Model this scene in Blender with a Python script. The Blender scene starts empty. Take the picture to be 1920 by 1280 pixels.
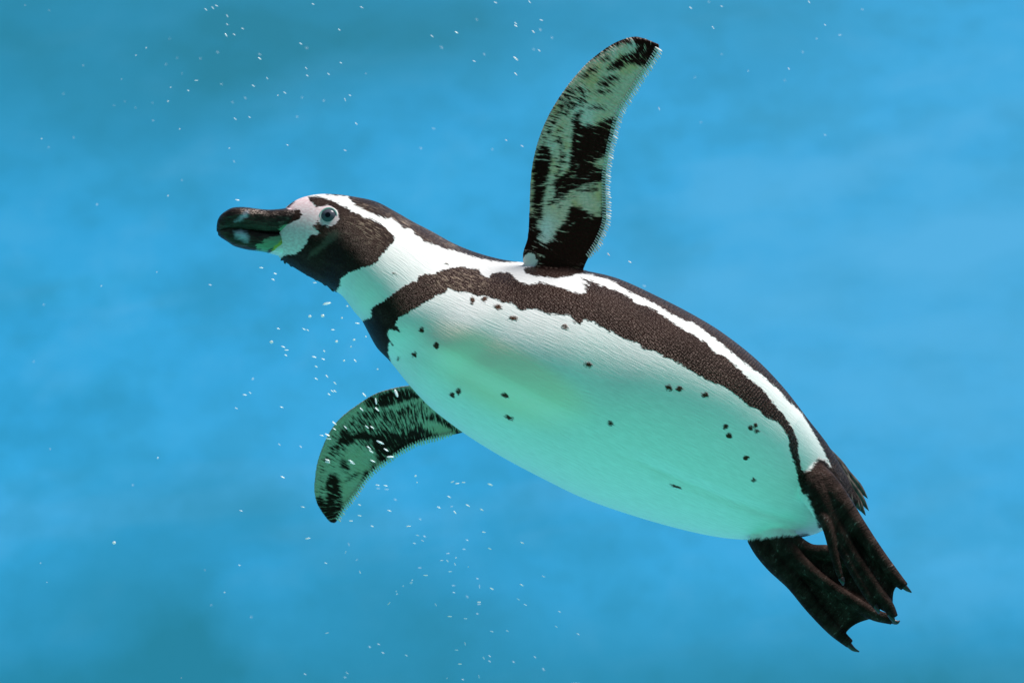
import bpy, bmesh, math, random
import numpy as np
from mathutils import Vector, Matrix
from mathutils.bvhtree import BVHTree

rng = random.Random(7)
scene = bpy.context.scene
COL = scene.collection

# ------------------------------------------------------------------ camera
PX = 0.00045           # metres per photo pixel at the penguin
DIST = 2.5             # metres from camera to penguin
cam_d = bpy.data.cameras.new("camera")
cam_d.sensor_width = 36.0
cam_d.lens = 36.0 * DIST / (1920 * PX)
cam_d.clip_end = 200
cam_d.dof.use_dof = True
cam_d.dof.focus_distance = DIST - 0.03
cam_d.dof.aperture_fstop = 7.0
cam = bpy.data.objects.new("camera", cam_d)
cam.location = (0, -DIST, 0)
cam.rotation_euler = (math.radians(90), 0, 0)
COL.objects.link(cam)
scene.camera = cam

# ------------------------------------------------------------------ light
SUN = Vector((0.40, 0.17, 0.90)).normalized()      # direction towards the sun
world = bpy.data.worlds.new("World")
scene.world = world
world.use_nodes = True
wn = world.node_tree
bg = wn.nodes["Background"]
sky = wn.nodes.new("ShaderNodeTexSky")
sky.sky_type = 'NISHITA'
sky.sun_disc = False
sky.sun_elevation = math.asin(SUN.z)
sky.sun_rotation = math.atan2(SUN.x, SUN.y)
wn.links.new(sky.outputs[0], bg.inputs[0])
bg.inputs[1].default_value = 0.05
sd = bpy.data.lights.new("sun", 'SUN')
sd.energy = 4.6
sd.angle = math.radians(22)       # spread by the rippled water surface above
sd.color = (1.0, 0.975, 0.94)
so = bpy.data.objects.new("sun", sd)
so.rotation_euler = SUN.to_track_quat('Z', 'Y').to_euler()
so.location = (-2, -1, 5)
COL.objects.link(so)

vs = scene.view_settings
vs.view_transform = 'Standard'
vs.look = 'None'
vs.exposure = 0.3
vs.gamma = 1.0
vs.use_curve_mapping = False
scene.cycles.use_denoising = True
scene.cycles.max_bounces = 8
scene.cycles.diffuse_bounces = 4

# ------------------------------------------------------------------ helpers
def W(p):
    """photo-pixel x, y and depth (in the same pixel unit) -> metres"""
    p = np.asarray(p, float)
    d = p[..., 2] * PX
    k = (DIST + d) / DIST
    return np.stack([(p[..., 0] - 960) * PX * k, d, (640 - p[..., 1]) * PX * k], -1)

def tag(o, label=None, cat=None, group=None, kind=None):
    for k, v in (("label", label), ("category", cat), ("group", group), ("kind", kind)):
        if v: o[k] = v
    return o

def obj(name, me, mat=None, parent=None):
    o = bpy.data.objects.new(name, me)
    if mat: me.materials.append(mat)
    COL.objects.link(o)
    if parent: o.parent = parent
    return o

def mesh(name, verts, faces, smooth=True):
    me = bpy.data.meshes.new(name)
    me.from_pydata([tuple(v) for v in verts], [], [tuple(f) for f in faces])
    if smooth:
        me.polygons.foreach_set("use_smooth", [True] * len(me.polygons))
    me.update()
    return me

def crom(pts, n):
    """Catmull-Rom through rows of pts, n samples a span"""
    P = np.asarray(pts, float)
    E = np.vstack([2 * P[0] - P[1], P, 2 * P[-1] - P[-2]])
    out = []
    for i in range(len(P) - 1):
        a, b, c, d = E[i], E[i + 1], E[i + 2], E[i + 3]
        for t in np.arange(n) / n:
            out.append(0.5 * ((2 * b) + (c - a) * t + (2 * a - 5 * b + 4 * c - d) * t * t + (3 * b - a - 3 * c + d) * t ** 3))
    out.append(P[-1])
    return np.array(out)

def ring_faces(nr, ns, off=0):
    f = []
    for i in range(nr - 1):
        for j in range(ns):
            k = (j + 1) % ns
            f.append((off + i * ns + j, off + i * ns + k, off + (i + 1) * ns + k, off + (i + 1) * ns + j))
    f.append(tuple(off + j for j in reversed(range(ns))))
    f.append(tuple(off + (nr - 1) * ns + j for j in range(ns)))
    return f

def poly_sdf(P, poly):
    """signed distance (negative inside) of points P (N,2) to polygon"""
    poly = np.asarray(poly, float)
    out = np.full(len(P), 30.0)
    lo, hi = poly.min(0) - 25, poly.max(0) + 25
    m = np.where((P[:, 0] > lo[0]) & (P[:, 0] < hi[0]) & (P[:, 1] > lo[1]) & (P[:, 1] < hi[1]))[0]
    if not len(m): return out
    Q = P[m]
    d2 = np.full(len(Q), 1e9)
    ins = np.zeros(len(Q), bool)
    n = len(poly)
    for i in range(n):
        a, b = poly[i], poly[(i + 1) % n]
        e = b - a
        L = max((e * e).sum(), 1e-9)
        t = np.clip(((Q - a) @ e) / L, 0, 1)
        q = Q - a - t[:, None] * e
        d2 = np.minimum(d2, (q * q).sum(1))
        c = (a[1] > Q[:, 1]) != (b[1] > Q[:, 1])
        with np.errstate(divide='ignore', invalid='ignore'):
            xi = a[0] + (Q[:, 1] - a[1]) * e[0] / (e[1] if abs(e[1]) > 1e-9 else 1e-9)
        ins ^= c & (Q[:, 0] < xi)
    d = np.sqrt(d2)
    out[m] = np.where(ins, -d, d)
    return np.clip(out, -30, 30)

def sstep(x, a, b):
    t = np.clip((x - a) / (b - a), 0, 1)
    return t * t * (3 - 2 * t)

class NT:
    """small node-tree writer"""
    def __init__(s, name):
        s.m = bpy.data.materials.new(name)
        s.m.use_nodes = True
        s.t = s.m.node_tree
        s.b = s.t.nodes["Principled BSDF"]
    def n(s, typ, **kw):
        nd = s.t.nodes.new(typ)
        for k, v in kw.items(): setattr(nd, k, v)
        return nd
    def set(s, sock, v):
        if hasattr(v, "is_linked") or isinstance(v, bpy.types.NodeSocket): s.t.links.new(v, sock)
        else: sock.default_value = v
    def math(s, op, a, b=0.0, c=0.0, clamp=False):
        nd = s.n("ShaderNodeMath", operation=op, use_clamp=clamp)
        for i, v in enumerate((a, b, c)): s.set(nd.inputs[i], v)
        return nd.outputs[0]
    def mix(s, f, a, b, blend='MIX'):
        nd = s.n("ShaderNodeMix", data_type='RGBA', blend_type=blend)
        s.set(nd.inputs[0], f)
        for i, v in ((6, a), (7, b)):
            s.set(nd.inputs[i], v if not isinstance(v, tuple) else tuple(v) + (1,))
        return nd.outputs[2]
    def rng(s, v, a, b, c=0.0, d=1.0, smooth=True):
        nd = s.n("ShaderNodeMapRange", interpolation_type='SMOOTHSTEP' if smooth else 'LINEAR')
        for i, x in enumerate((v, a, b, c, d)): s.set(nd.inputs[i], x)
        return nd.outputs[0]
    def attr(s, name):
        return s.n("ShaderNodeAttribute", attribute_name=name)
    def vmul(s, v, xyz, add=(0, 0, 0)):
        nd = s.n("ShaderNodeMapping")
        s.set(nd.inputs[0], v)
        nd.inputs[3].default_value = xyz
        nd.inputs[1].default_value = add
        return nd.outputs[0]
    def noise(s, v, scale=1.0, detail=2.0, rough=0.5):
        nd = s.n("ShaderNodeTexNoise")
        s.set(nd.inputs["Vector"], v)
        nd.inputs["Scale"].default_value = scale
        nd.inputs["Detail"].default_value = detail
        nd.inputs["Roughness"].default_value = rough
        return nd.outputs[0]
    def voro(s, v, scale=1.0, rand=1.0, feature='F1'):
        nd = s.n("ShaderNodeTexVoronoi", voronoi_dimensions='2D', feature=feature)
        s.set(nd.inputs["Vector"], v)
        nd.inputs["Scale"].default_value = scale
        nd.inputs["Randomness"].default_value = rand
        return nd
    def bump(s, h, strength, dist):
        nd = s.n("ShaderNodeBump")
        nd.inputs["Strength"].default_value = strength
        nd.inputs["Distance"].default_value = dist
        s.set(nd.inputs["Height"], h)
        s.t.links.new(nd.outputs[0], s.b.inputs["Normal"])
        return nd
    def out(s, color, rough=0.5, spec=0.5):
        s.set(s.b.inputs["Base Color"], color if not isinstance(color, tuple) else tuple(color) + (1,))
        s.set(s.b.inputs["Roughness"], rough)
        s.set(s.b.inputs["Specular IOR Level"], spec)
        return s.m

# ------------------------------------------------------------------ the pool
def pool():
    # floor runs under the camera and sweeps up into a sloping back wall
    prof = [(-7.0, -1.25), (-3, -1.25), (0.6, -1.25)]
    for a in np.linspace(0, 48, 9)[1:]:
        r = 0.8
        prof.append((0.6 + r * math.sin(math.radians(a)), -1.25 + r * (1 - math.cos(math.radians(a)))))
    y0, z0 = prof[-1]
    for t in np.linspace(0, 6.0, 121)[1:]:
        prof.append((y0 + t * math.cos(math.radians(48)), z0 + t * math.sin(math.radians(48))))
    cut = 11
    xs = np.linspace(-6, 6, 241)
    def sheet(pr):
        v = [(x, y, z) for (y, z) in pr for x in xs]
        n = len(xs)
        f = [(i * n + j, i * n + j + 1, (i + 1) * n + j + 1, (i + 1) * n + j) for i in range(len(pr) - 1) for j in range(n - 1)]
        return v, f
    v, f = sheet(prof[:cut])
    mf = NT("pool_floor_paint")
    tc = mf.n("ShaderNodeTexCoord").outputs["Object"]
    nz = mf.noise(tc, 1.6, 4)
    sp = mf.n("ShaderNodeSeparateXYZ")
    mf.t.links.new(tc, sp.inputs[0])
    wy = mf.math('ADD', sp.outputs[1], mf.math('MULTIPLY', mf.math('SUBTRACT', nz, .5), 1.2))
    green = mf.mix(mf.rng(nz, .35, .65), FLOOR_A, FLOOR_B)
    fl = mf.out(mf.mix(mf.rng(wy, -.5, .3), green, (0.15, 0.33, 0.54)), 0.7, 0.2)  # unseen floor, its two colours chosen for the bounce on the belly
    o = obj("pool_floor", mesh("pool_floor", v, f), fl)
    tag(o, "turquoise painted pool floor below the swimming penguin", kind="structure")
    v, f = sheet(prof[cut - 1:])
    me = mesh("pool_wall", v, f)
    V = np.array(v)
    k = DIST / (DIST + V[:, 1])
    px = V[:, 0] * k / PX + 960            # where a stain sits on the wall
    py = 640 - V[:, 2] * k / PX
    def blob(items):
        a = np.zeros(len(V))
        for x, y, sx, sy, w, rot in items:
            c, s_ = math.cos(math.radians(rot)), math.sin(math.radians(rot))
            dx, dy = px - x, py - y
            u, w_ = (dx * c + dy * s_) / sx, (-dx * s_ + dy * c) / sy
            a = a + w * np.exp(-0.5 * (u * u + w_ * w_))
        return a
    for nm, items in (("algae", ALGAE_AND_DARK), ("pale", PALE)):
        at = me.attributes.new(nm, 'FLOAT', 'POINT')
        at.data.foreach_set("value", blob(items).astype(np.float32))
    m = NT("pool_wall_paint")
    tc = m.n("ShaderNodeTexCoord").outputs["Object"]
    n1 = m.noise(tc, 4.2, 6, .6)
    n2 = m.noise(m.vmul(tc, (1.0, 2.6, 2.6), (0, 0, 0)), 3.0, 4, .6)
    dg_ = m.n("ShaderNodeMapping")
    m.t.links.new(tc, dg_.inputs[0])
    dg_.inputs[2].default_value = (0, math.radians(17), 0)
    n3 = m.noise(m.vmul(dg_.outputs[0], (.9, 4.5, 4.5)), 1.6, 4, .55)
    st = m.attr("algae").outputs["Fac"]
    pl = m.attr("pale").outputs["Fac"]
    fa = m.math('MULTIPLY', st, m.rng(n1, .25, .75, .6, 1.3, False), clamp=True)
    fp = m.math('MULTIPLY', pl, m.rng(n2, .3, .7, .5, 1.3, False), clamp=True)
    base = m.mix(m.rng(n2, .3, .7), WALL_A, WALL_B)
    base = m.mix(m.rng(n3, .52, .70, 0, .55), base, WALL_PALE)
    n4 = m.noise(tc, 7.5, 5, .6)
    base = m.mix(m.rng(n1, .55, .36, 0, .24), base, WALL_ALGAE)
    base = m.mix(m.rng(n4, .56, .34, 0, .26), base, WALL_ALGAE)
    base = m.mix(m.rng(n4, .52, .68, 0, .3), base, WALL_PALE)
    col = m.mix(fp, base, WALL_PALE)
    col = m.mix(fa, col, WALL_ALGAE)
    m.out(col, 0.8, 0.15)
    o = obj("pool_wall", me, m.m)
    tag(o, "bright blue painted pool wall behind the penguin, with soft dark algae patches seen through clear water", kind="structure")

FLOOR_A, FLOOR_B = (0.05, 0.54, 0.39), (0.04, 0.49, 0.36)
WALL_A, WALL_B, WALL_PALE, WALL_ALGAE = (0.021, 0.335, 0.64), (0.027, 0.357, 0.665), (0.064, 0.385, 0.68), (0.007, 0.20, 0.31)
ALGAE_AND_DARK = [(60, 20, 420, 170, .8, 0), (330, 190, 190, 80, .4, -10), (620, 40, 200, 70, .35, 0), (850, 60, 240, 70, .55, 0), (1480, 60, 130, 50, .35, 0), (1250, 0, 200, 30, .3, 0), (1430, 170, 50, 60, .2, 0),
         (340, 1205, 80, 85, .5, 0), (110, 1120, 120, 60, .4, 0), (90, 1300, 260, 50, .35, 0), (215, 1080, 50, 70, .35, 0), (350, 1060, 50, 80, .3, 0),
         (560, 985, 130, 40, .4, 25), (400, 950, 60, 50, .3, 0), (720, 1110, 150, 60, .4, 0), (800, 1190, 120, 60, .25, 0), (1000, 1340, 1200, 120, .9, 0),  # widest entry darkens the whole wall towards the bottom
         (960, 950, 80, 40, .25, 20), (1050, 1020, 60, 30, .15, 0), (1800, 1330, 300, 70, .4, 0)]
PALE = [(1650, 290, 230, 16, .7, -18), (1800, 450, 260, 40, .5, -12), (1740, 640, 300, 260, .75, 0), (1300, 560, 250, 90, .25, 0),
        (450, 830, 150, 90, .15, 0), (900, 1140, 60, 40, .25, 0)]
pool()

# ------------------------------------------------------------------ penguin: body sections
# top outline point, bottom outline point, depth radius factor, depth of the centre
SEC = [
 (528, 404, 518, 468, .80, -20), (537, 388, 525, 484, .80, -20), (560, 373, 547, 499, .80, -22), (590, 365, 575, 516, .80, -24),
 (625, 364, 600, 529, .80, -24), (665, 369, 625, 543, .98, -22), (705, 378, 640, 553, 1.1, -16), (740, 396, 652, 567, 1.18, -12),
 (775, 416, 664, 584, 1.2, -8), (810, 434, 678, 600, 1.18, -4), (850, 456, 690, 622, 1.12, -2), (895, 474, 707, 652, 1.04, 0),
 (945, 487, 732, 678, .96, 0), (1000, 494, 766, 720, .96, 0), (1050, 499, 801, 758, .9, 0), (1100, 507, 836, 787, .9, 0),
 (1160, 522, 885, 822, .9, 0), (1232, 555, 948, 860, .9, 0), (1300, 590, 1020, 898, .96, 4), (1357, 625, 1095, 934, .96, 8),
 (1419, 674, 1180, 964, .95, 14), (1470, 727, 1270, 990, .93, 22), (1515, 785, 1350, 1007, .88, 32), (1548, 827, 1420, 1012, .82, 44),
 (1574, 868, 1484, 1009, .74, 56), (1592, 900, 1530, 1000, .66, 66), (1606, 925, 1564, 980, .55, 74), (1616, 942, 1588, 962, .45, 80)]
SD = crom(SEC, 14)
TOPP, BOTP = SD[:, 0:2], SD[:, 2:4]
CEN = (TOPP + BOTP) / 2
HALF = np.linalg.norm(TOPP - BOTP, axis=1) / 2
TD = (TOPP - BOTP) / (2 * HALF)[:, None]
DR = HALF * SD[:, 4]
DC = SD[:, 5]
# roll of each section: the neck turns its side up to the light, the breast turns it down
SHEAR = np.interp(CEN[:, 0], [560, 620, 690, 790, 850, 930, 1100, 1300, 1420, 1520], [.15, .12, .38, .50, .30, .14, -.06, -.26, -.28, 0])
ARC = np.concatenate([[0], np.cumsum(np.linalg.norm(np.diff(CEN, axis=0), axis=1))])

def loft_body():
    ns = 120
    th = np.arange(ns) / ns * 2 * np.pi
    v = np.zeros((len(SD), ns, 3))
    v[:, :, :2] = CEN[:, None, :] + TD[:, None, :] * (HALF[:, None] * np.sin(th)[None])[..., None]
    v[:, :, 2] = DC[:, None] - DR[:, None] * np.cos(th)[None] + (SHEAR * HALF)[:, None] * np.sin(th)[None]
    v = v.reshape(-1, 3)
    # full crop: a soft bulge on the breast, and the keel crease towards the vent
    front = v[:, 2] < DC.mean() + 20
    c, s = math.cos(math.radians(27)), math.sin(math.radians(27))
    dx, dy = v[:, 0] - 955, v[:, 1] - 655
    u, w = (dx * c + dy * s) / 200, (-dx * s + dy * c) / 84
    gu = 1 - sstep(np.abs(u), .5, 1.1)
    gw = np.where(w > 0, 1 - sstep(w, .5, 1.1), 1 - sstep(-w / 3.2, 0, 1))   # fades gently upwards, hangs over below
    b = gu * gw
    v[:, 2] -= front * b * 18
    v[:, 1] += front * b * 5
    a, e = np.array([1150., 838.]), np.array([1500., 980.])
    t = np.clip(((v[:, :2] - a) @ (e - a)) / ((e - a) @ (e - a)), 0, 1)
    sag = np.array([0, 10.]) * np.sin(t * np.pi)[:, None]
    dd = np.linalg.norm(v[:, :2] - a - t[:, None] * (e - a) - sag, axis=1)
    v[:, 2] += front * 7 * np.exp(-(dd / 9) ** 2) * sstep(t, 0, .3)
    return v, ring_faces(len(SD), ns)

# flippers: leading edge, trailing edge, depth, half thickness
FLU = [(995, 548, 1080, 552, -8.0, 14), (980, 484, 1098, 494, -6.2, 15), (989, 445, 1121, 455, -2.9, 14), (992, 400, 1136, 415, 0.7, 13), (993, 365, 1136, 372, 4.0, 12), (996, 320, 1136, 330, 7.7, 11.5), (1004, 280, 1142, 290, 11.1, 11), (1016, 243, 1150, 254, 14.2, 10.5), (1033, 207, 1161, 214, 17.5, 10), (1056, 171, 1181, 179, 20.5, 9.5), (1082, 138, 1202, 146, 23.3, 9), (1112, 108, 1219, 121, 25.6, 8), (1151, 81, 1233, 97, 27.8, 7), (1186, 69, 1236, 87, 28.7, 5.5), (1208, 72, 1235, 83, 28.8, 3)]
FLL = [(800, 722, 905, 800, 92, 12), (766, 722, 858, 813, 118, 13), (733, 728, 818, 821, 134, 12.5), (700, 739, 787, 829, 150, 12), (667, 760, 762, 840, 164, 11),
       (641, 780, 739, 855, 176, 10.5), (621, 804, 706, 878, 188, 10), (604, 838, 685, 900, 198, 9.5), (593, 874, 668, 925, 208, 9), (589, 917, 648, 949, 216, 8),
       (594, 943, 638, 965, 221, 6.5), (608, 966, 631, 977, 224, 4.5), (618, 978, 627, 981, 226, 3)]
FLU_D, FLL_D = crom(FLU, 8), crom(FLL, 8)

def loft_flipper(D, bow):
    nc = 26
    v = []
    for i, r in enumerate(D):
        L, T, dep, th = r[0:2], r[2:4], r[4], r[5]
        pts = []
        for side in (-1, 1):
            js = range(nc + 1) if side < 0 else range(nc - 1, 0, -1)
            for j in js:
                c = (1 - math.cos(math.pi * j / nc)) / 2
                h = th * (1.9 * math.sqrt(max(c, 0)) - 1.55 * c - .35 * c * c * 0.6) * .95 + (0.0 if c == 0 else 2.4 * min(1, c * 4) * (1 if j < nc else .5))
                p = L + (T - L) * c
                pts.append((p[0], p[1], dep + bow * (c - .5) + side * h))
        v += pts
    ns = 2 * nc
    return np.array(v), ring_faces(len(D), ns)

def tube(path, rad, flat=1.0, ns=16, n=8):
    P = crom([tuple(p) + (r,) for p, r in zip(path, rad)], n)
    v = []
    for i in range(len(P)):
        t = P[min(i + 1, len(P) - 1)][:3] - P[max(i - 1, 0)][:3]
        t = t / np.linalg.norm(t)
        a = np.cross(t, [0, 0, 1.0]); a /= np.linalg.norm(a)
        b = np.cross(t, a)
        for j in range(ns):
            q = 2 * math.pi * j / ns
            v.append(P[i][:3] + P[i][3] * (math.cos(q) * a + flat * math.sin(q) * b))
    return np.array(v), ring_faces(len(P), ns)

def web(pa, pb, ta, tb, cut, sag, th):
    """skin stretched between two toes, scalloped at its free edge"""
    A, B = crom(pa, 10), crom(pb, 10)
    nu, nw = 40, 20
    def at(P, t):
        i = np.clip(t * (len(P) - 1), 0, len(P) - 1.001)
        k = int(i); return P[k] + (P[k + 1] - P[k]) * (i - k)
    top, bot = [], []
    for i in range(nu + 1):
        for j in range(nw + 1):
            w = j / nw
            tm = (ta + (tb - ta) * w) - cut * math.sin(math.pi * w) ** .8
            t = i / nu * tm
            p = at(A, t) * (1 - w) + at(B, t) * w
            p = p + np.array([0, 0, sag * math.sin(math.pi * w)])
            top.append(p - [0, 0, th / 2]); bot.append(p + [0, 0, th / 2])
    n = (nu + 1) * (nw + 1); q = nw + 1
    f = []
    for i in range(nu):
        for j in range(nw):
            a = i * q + j
            f.append((a, a + 1, a + q + 1, a + q)); f.append((n + a, n + a + q, n + a + q + 1, n + a + 1))
    rim = [j for j in range(q)] + [i * q + nw for i in range(1, nu + 1)] + [nu * q + j for j in range(nw - 1, -1, -1)] + [i * q for i in range(nu - 1, 0, -1)]
    for a, b in zip(rim, rim[1:] + rim[:1]): f.append((a, n + a, n + b, b))
    return np.array(top + bot), f

# toes (photo px, depth)
NT_OUT = [(1512, 886, 4), (1540, 906, -26), (1570, 938, -46), (1606, 986, -58), (1642, 1036, -66), (1673, 1076, -72), (1696, 1100, -76)]
NR_OUT = [30, 29, 24, 18, 15, 13, 9]
NT_MID = [(1512, 890, -16), (1536, 925, -40), (1564, 980, -58), (1600, 1040, -70), (1638, 1098, -80), (1664, 1134, -86), (1677, 1157, -88)]
NR_MID = [32, 28, 18, 13, 12, 11.5, 8]
NT_INN = [(1510, 895, -16), (1531, 935, -42), (1555, 985, -60), (1578, 1025, -70), (1602, 1072, -78), (1626, 1112, -84), (1643, 1138, -86)]
NR_INN = [30, 24, 14, 10, 9, 8.5, 6]
NT_HAL = [(1530, 940, -44), (1551, 985, -72), (1562, 1030, -82), (1572, 1068, -88), (1579, 1090, -90)]
NR_HAL = [14, 11, 8.5, 7, 3.5]
FT_OUT = [(1414, 1006, 20), (1433, 1028, 6), (1457, 1056, 0), (1490, 1092, -4), (1524, 1136, -8), (1562, 1178, -12), (1594, 1207, -14)]
FR_OUT = [16, 21, 21, 17, 15, 13, 9]
FT_MID = [(1440, 990, 20), (1460, 1018, 4), (1500, 1056, -6), (1546, 1092, -14), (1594, 1124, -22), (1636, 1150, -24), (1674, 1162, -24)]
FR_MID = [25, 23, 17, 12.5, 12, 12, 9]
FT_INN = [(1450, 990, 24), (1480, 1012, 12), (1518, 1033, 6), (1562, 1038, 2), (1606, 1066, 0), (1644, 1102, 0), (1666, 1128, 0)]
FR_INN = [22, 19, 15, 15, 13, 11, 8]

def join(parts):
    V, F, o = [], [], 0
    for v, f in parts:
        V.append(v); F += [tuple(i + o for i in q) for q in f]; o += len(v)
    return np.vstack(V), F

parts = [loft_body(), loft_flipper(FLU_D, 0), loft_flipper(FLL_D, 14),
         tube(NT_OUT, NR_OUT, .9), tube(NT_MID, NR_MID, .9), tube(NT_INN, NR_INN, .9), tube(NT_HAL, NR_HAL, .9),
         tube(FT_OUT, FR_OUT, .9), tube(FT_MID, FR_MID, .9), tube(FT_INN, FR_INN, .9),
         web(NT_OUT, NT_MID, .95, .97, .075, 7, 7.5), web(NT_MID, NT_INN, .99, 1.0, .0, 5, 7.5),
         web(FT_OUT, FT_MID, .93, .90, .05, 7, 7.5), web(FT_MID, FT_INN, .9, .9, .05, 9, 7.5)]
bv, bf = join(parts)
# one watertight skin out of all of them
tmp = bpy.data.meshes.new("tmp")
tmp.from_pydata([tuple(p) for p in bv * 0.01], [], bf)
tmp.update()
to = bpy.data.objects.new("tmp", tmp)
COL.objects.link(to)
rm = to.modifiers.new("r", 'REMESH')
rm.mode = 'VOXEL'
rm.voxel_size = 0.0225
rm.adaptivity = 0
dg = bpy.context.evaluated_depsgraph_get()
ev = bpy.data.meshes.new_from_object(to.evaluated_get(dg))
bpy.data.objects.remove(to)
bpy.data.meshes.remove(tmp)
nv = len(ev.vertices)
co = np.zeros(nv * 3, np.float32)
ev.vertices.foreach_get("co", co)
co = co.reshape(-1, 3).astype(float) * 100
ed = np.zeros(len(ev.edges) * 2, np.int32)
ev.edges.foreach_get("vertices", ed)
ed = ed.reshape(-1, 2)
deg = np.bincount(ed.ravel(), minlength=nv).astype(float)
def smooth_pass(c, k):
    s = np.zeros_like(c)
    for a in range(3):
        s[:, a] = np.bincount(ed[:, 0], c[ed[:, 1], a], nv) + np.bincount(ed[:, 1], c[ed[:, 0], a], nv)
    return c + k * (s / deg[:, None] - c)
for _ in range(4):                      # Taubin smoothing keeps the volume
    co = smooth_pass(co, .55)
    co = smooth_pass(co, -.53)
BODY = ev
print("body verts", nv)
ev.vertices.foreach_set("co", W(co).ravel().astype(np.float32))
ev.update()
vn = np.zeros(nv * 3, np.float32)
ev.vertices.foreach_get("normal", vn)
vn = vn.reshape(-1, 3)

# section coordinates of every vertex
def section_coords(P):
    best = np.zeros(len(P), int)
    for s in range(0, len(P), 20000):
        Q = P[s:s + 20000]
        rel = Q[:, None, :2] - CEN[None]
        nrm = np.stack([-TD[:, 1], TD[:, 0]], 1)
        d = np.abs((rel * nrm[None]).sum(-1))
        o = np.abs((rel * TD[None]).sum(-1)) / HALF[None]
        best[s:s + 20000] = np.argmin(d + np.where(o > 1.35, 1000, 0), 1)
    rel = P[:, :2] - CEN[best]
    nrm = np.stack([-TD[best, 1], TD[best, 0]], 1)
    a = (rel * TD[best]).sum(1) / HALF[best]
    return best, (rel * nrm).sum(1), a, (P[:, 2] - DC[best] - SHEAR[best] * HALF[best] * a) / DR[best]
si, soff, sa, sb = section_coords(co)
th = np.arctan2(sa, -sb)
uu = ARC[si] + soff
vv = th * (70 + .55 * HALF[si])
PH = co[:, :2].copy()
# the hidden side wears the mirror image of the side in view
far = (vn[:, 1] > .12) | (np.abs(th) > math.pi / 2 + .05)
thm = 2 * math.radians(-26) - th
thm = (thm + math.pi) % (2 * math.pi) - math.pi
mir = CEN[si] + TD[si] * (HALF[si] * np.sin(thm))[:, None]
use = far & (np.abs(thm) < math.pi / 2)
PE = np.where(use[:, None], mir, PH)
dorsal = far & (np.abs(thm) >= math.pi / 2)

def up(pts): return pts

CHEEK = [(578,369),(591,368),(600,369),(612,373),(624,377),(632,381),(639,386),(650,389),(657,395),(658,398),(670,400),(684,408),(698,411),(712,419),(723,427),(734,439),(741,447),(739,453),(730,461),(723,470),(714,480),(703,494),(687,500),(670,505),(652,512),(637,523),(638,534),(631,545),(615,552),(560,519),(520,492),(523,487),(536,478),(554,477),(565,468),(574,457),(576,448),(581,441),(597,440),(600,437),(592,428),(585,425),(592,421),(596,414),(604,422),(616,425),(628,421),(635,414),(637,403),(631,394),(624,387),(614,384),(605,387),(592,387),(588,381),(581,376)]
CROWN = [(612,365),(631,366),(652,368),(658,375),(669,386),(687,395),(709,405),(727,410),(734,408),(747,419),(758,427),(772,428),(778,439),(787,444),(794,453),(806,456),(825,461),(834,467),(853,470),(875,477),(897,484),(922,489),(946,492),(969,491),(977,489),(985,470),(900,455),(830,430),(780,400),(700,360),(640,350),(612,355)]
FOREHEAD = [(533,393),(548,377),(556,372),(552,379),(540,391)]
BILLBASE = [(528,402),(545,393),(560,393),(567,402),(561,411),(546,418),(528,424)]
BAND = [(670,612),(683,600),(696,596),(696,580),(705,572),(721,564),(729,557),(744,546),(757,536),(769,530),(782,527),(785,519),(797,514),(815,513),(826,507),(844,503),(857,500),(869,500),(882,503),(899,505),(902,514),(916,521),(922,514),(932,510),(951,511),(957,512),(963,520),(976,529),(993,534),(1012,529),(1032,534),(1055,540),(1074,548),(1091,550),(1101,548),(1096,540),(1104,541),(1091,532),(1106,534),(1089,521),(1112,529),(1127,536),(1104,523),(1133,537),(1157,545),(1179,556),(1193,569),(1210,572),(1232,583),(1254,600),(1279,616),(1304,630),(1326,644),(1341,661),(1357,667),(1379,685),(1393,700),(1413,716),(1430,730),(1443,746),(1455,763),(1466,772),(1477,789),(1488,806),(1497,829),(1496,839),(1499,861),(1504,881),(1510,887),(1516,900),(1522,930),(1505,925),(1496,897),(1493,876),(1485,856),(1479,837),(1479,820),(1472,809),(1465,798),(1454,789),(1435,781),(1422,768),(1404,761),(1393,751),(1376,737),(1360,726),(1347,720),(1329,714),(1312,705),(1291,692),(1274,682),(1260,674),(1247,670),(1229,658),(1210,655),(1194,642),(1176,637),(1154,625),(1135,617),(1112,603),(1096,598),(1088,608),(1077,602),(1069,591),(1055,590),(1024,588),(1008,579),(993,579),(976,581),(960,568),(944,567),(929,560),(915,556),(891,554),(879,548),(855,547),(841,541),(832,549),(815,555),(807,563),(785,574),(776,580),(762,588),(747,596),(741,610),(752,622),(744,621),(730,616),(726,628),(737,647),(729,642),(727,660),(733,680),(715,684),(688,645),(668,618)]
BACK = [(1078,511),(1110,515),(1115,517),(1146,525),(1177,545),(1201,556),(1229,570),(1255,586),(1282,600),(1304,606),(1322,621),(1351,642),(1372,660),(1390,674),(1408,689),(1426,700),(1444,717),(1463,733),(1476,750),(1491,762),(1504,776),(1516,795),(1532,822),(1544,843),(1557,870),(1571,890),(1584,917),(1600,950),(1660,980),(1660,900),(1560,790),(1500,715),(1350,585),(1200,515),(1078,480)]
NEARFOOT = [(1506,884),(1518,882),(1526,872),(1534,860),(1546,862),(1556,874),(1568,876),(1600,930),(1730,1110),(1700,1190),(1640,1190),(1560,1095),(1540,1000),(1527,960),(1514,930)]
FARFOOT = [(1396,1013),(1420,1011),(1440,1009),(1470,1006),(1505,1002),(1514,1001),(1530,1015),(1570,1015),(1700,1130),(1700,1180),(1640,1240),(1570,1220),(1380,1045)]
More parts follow.
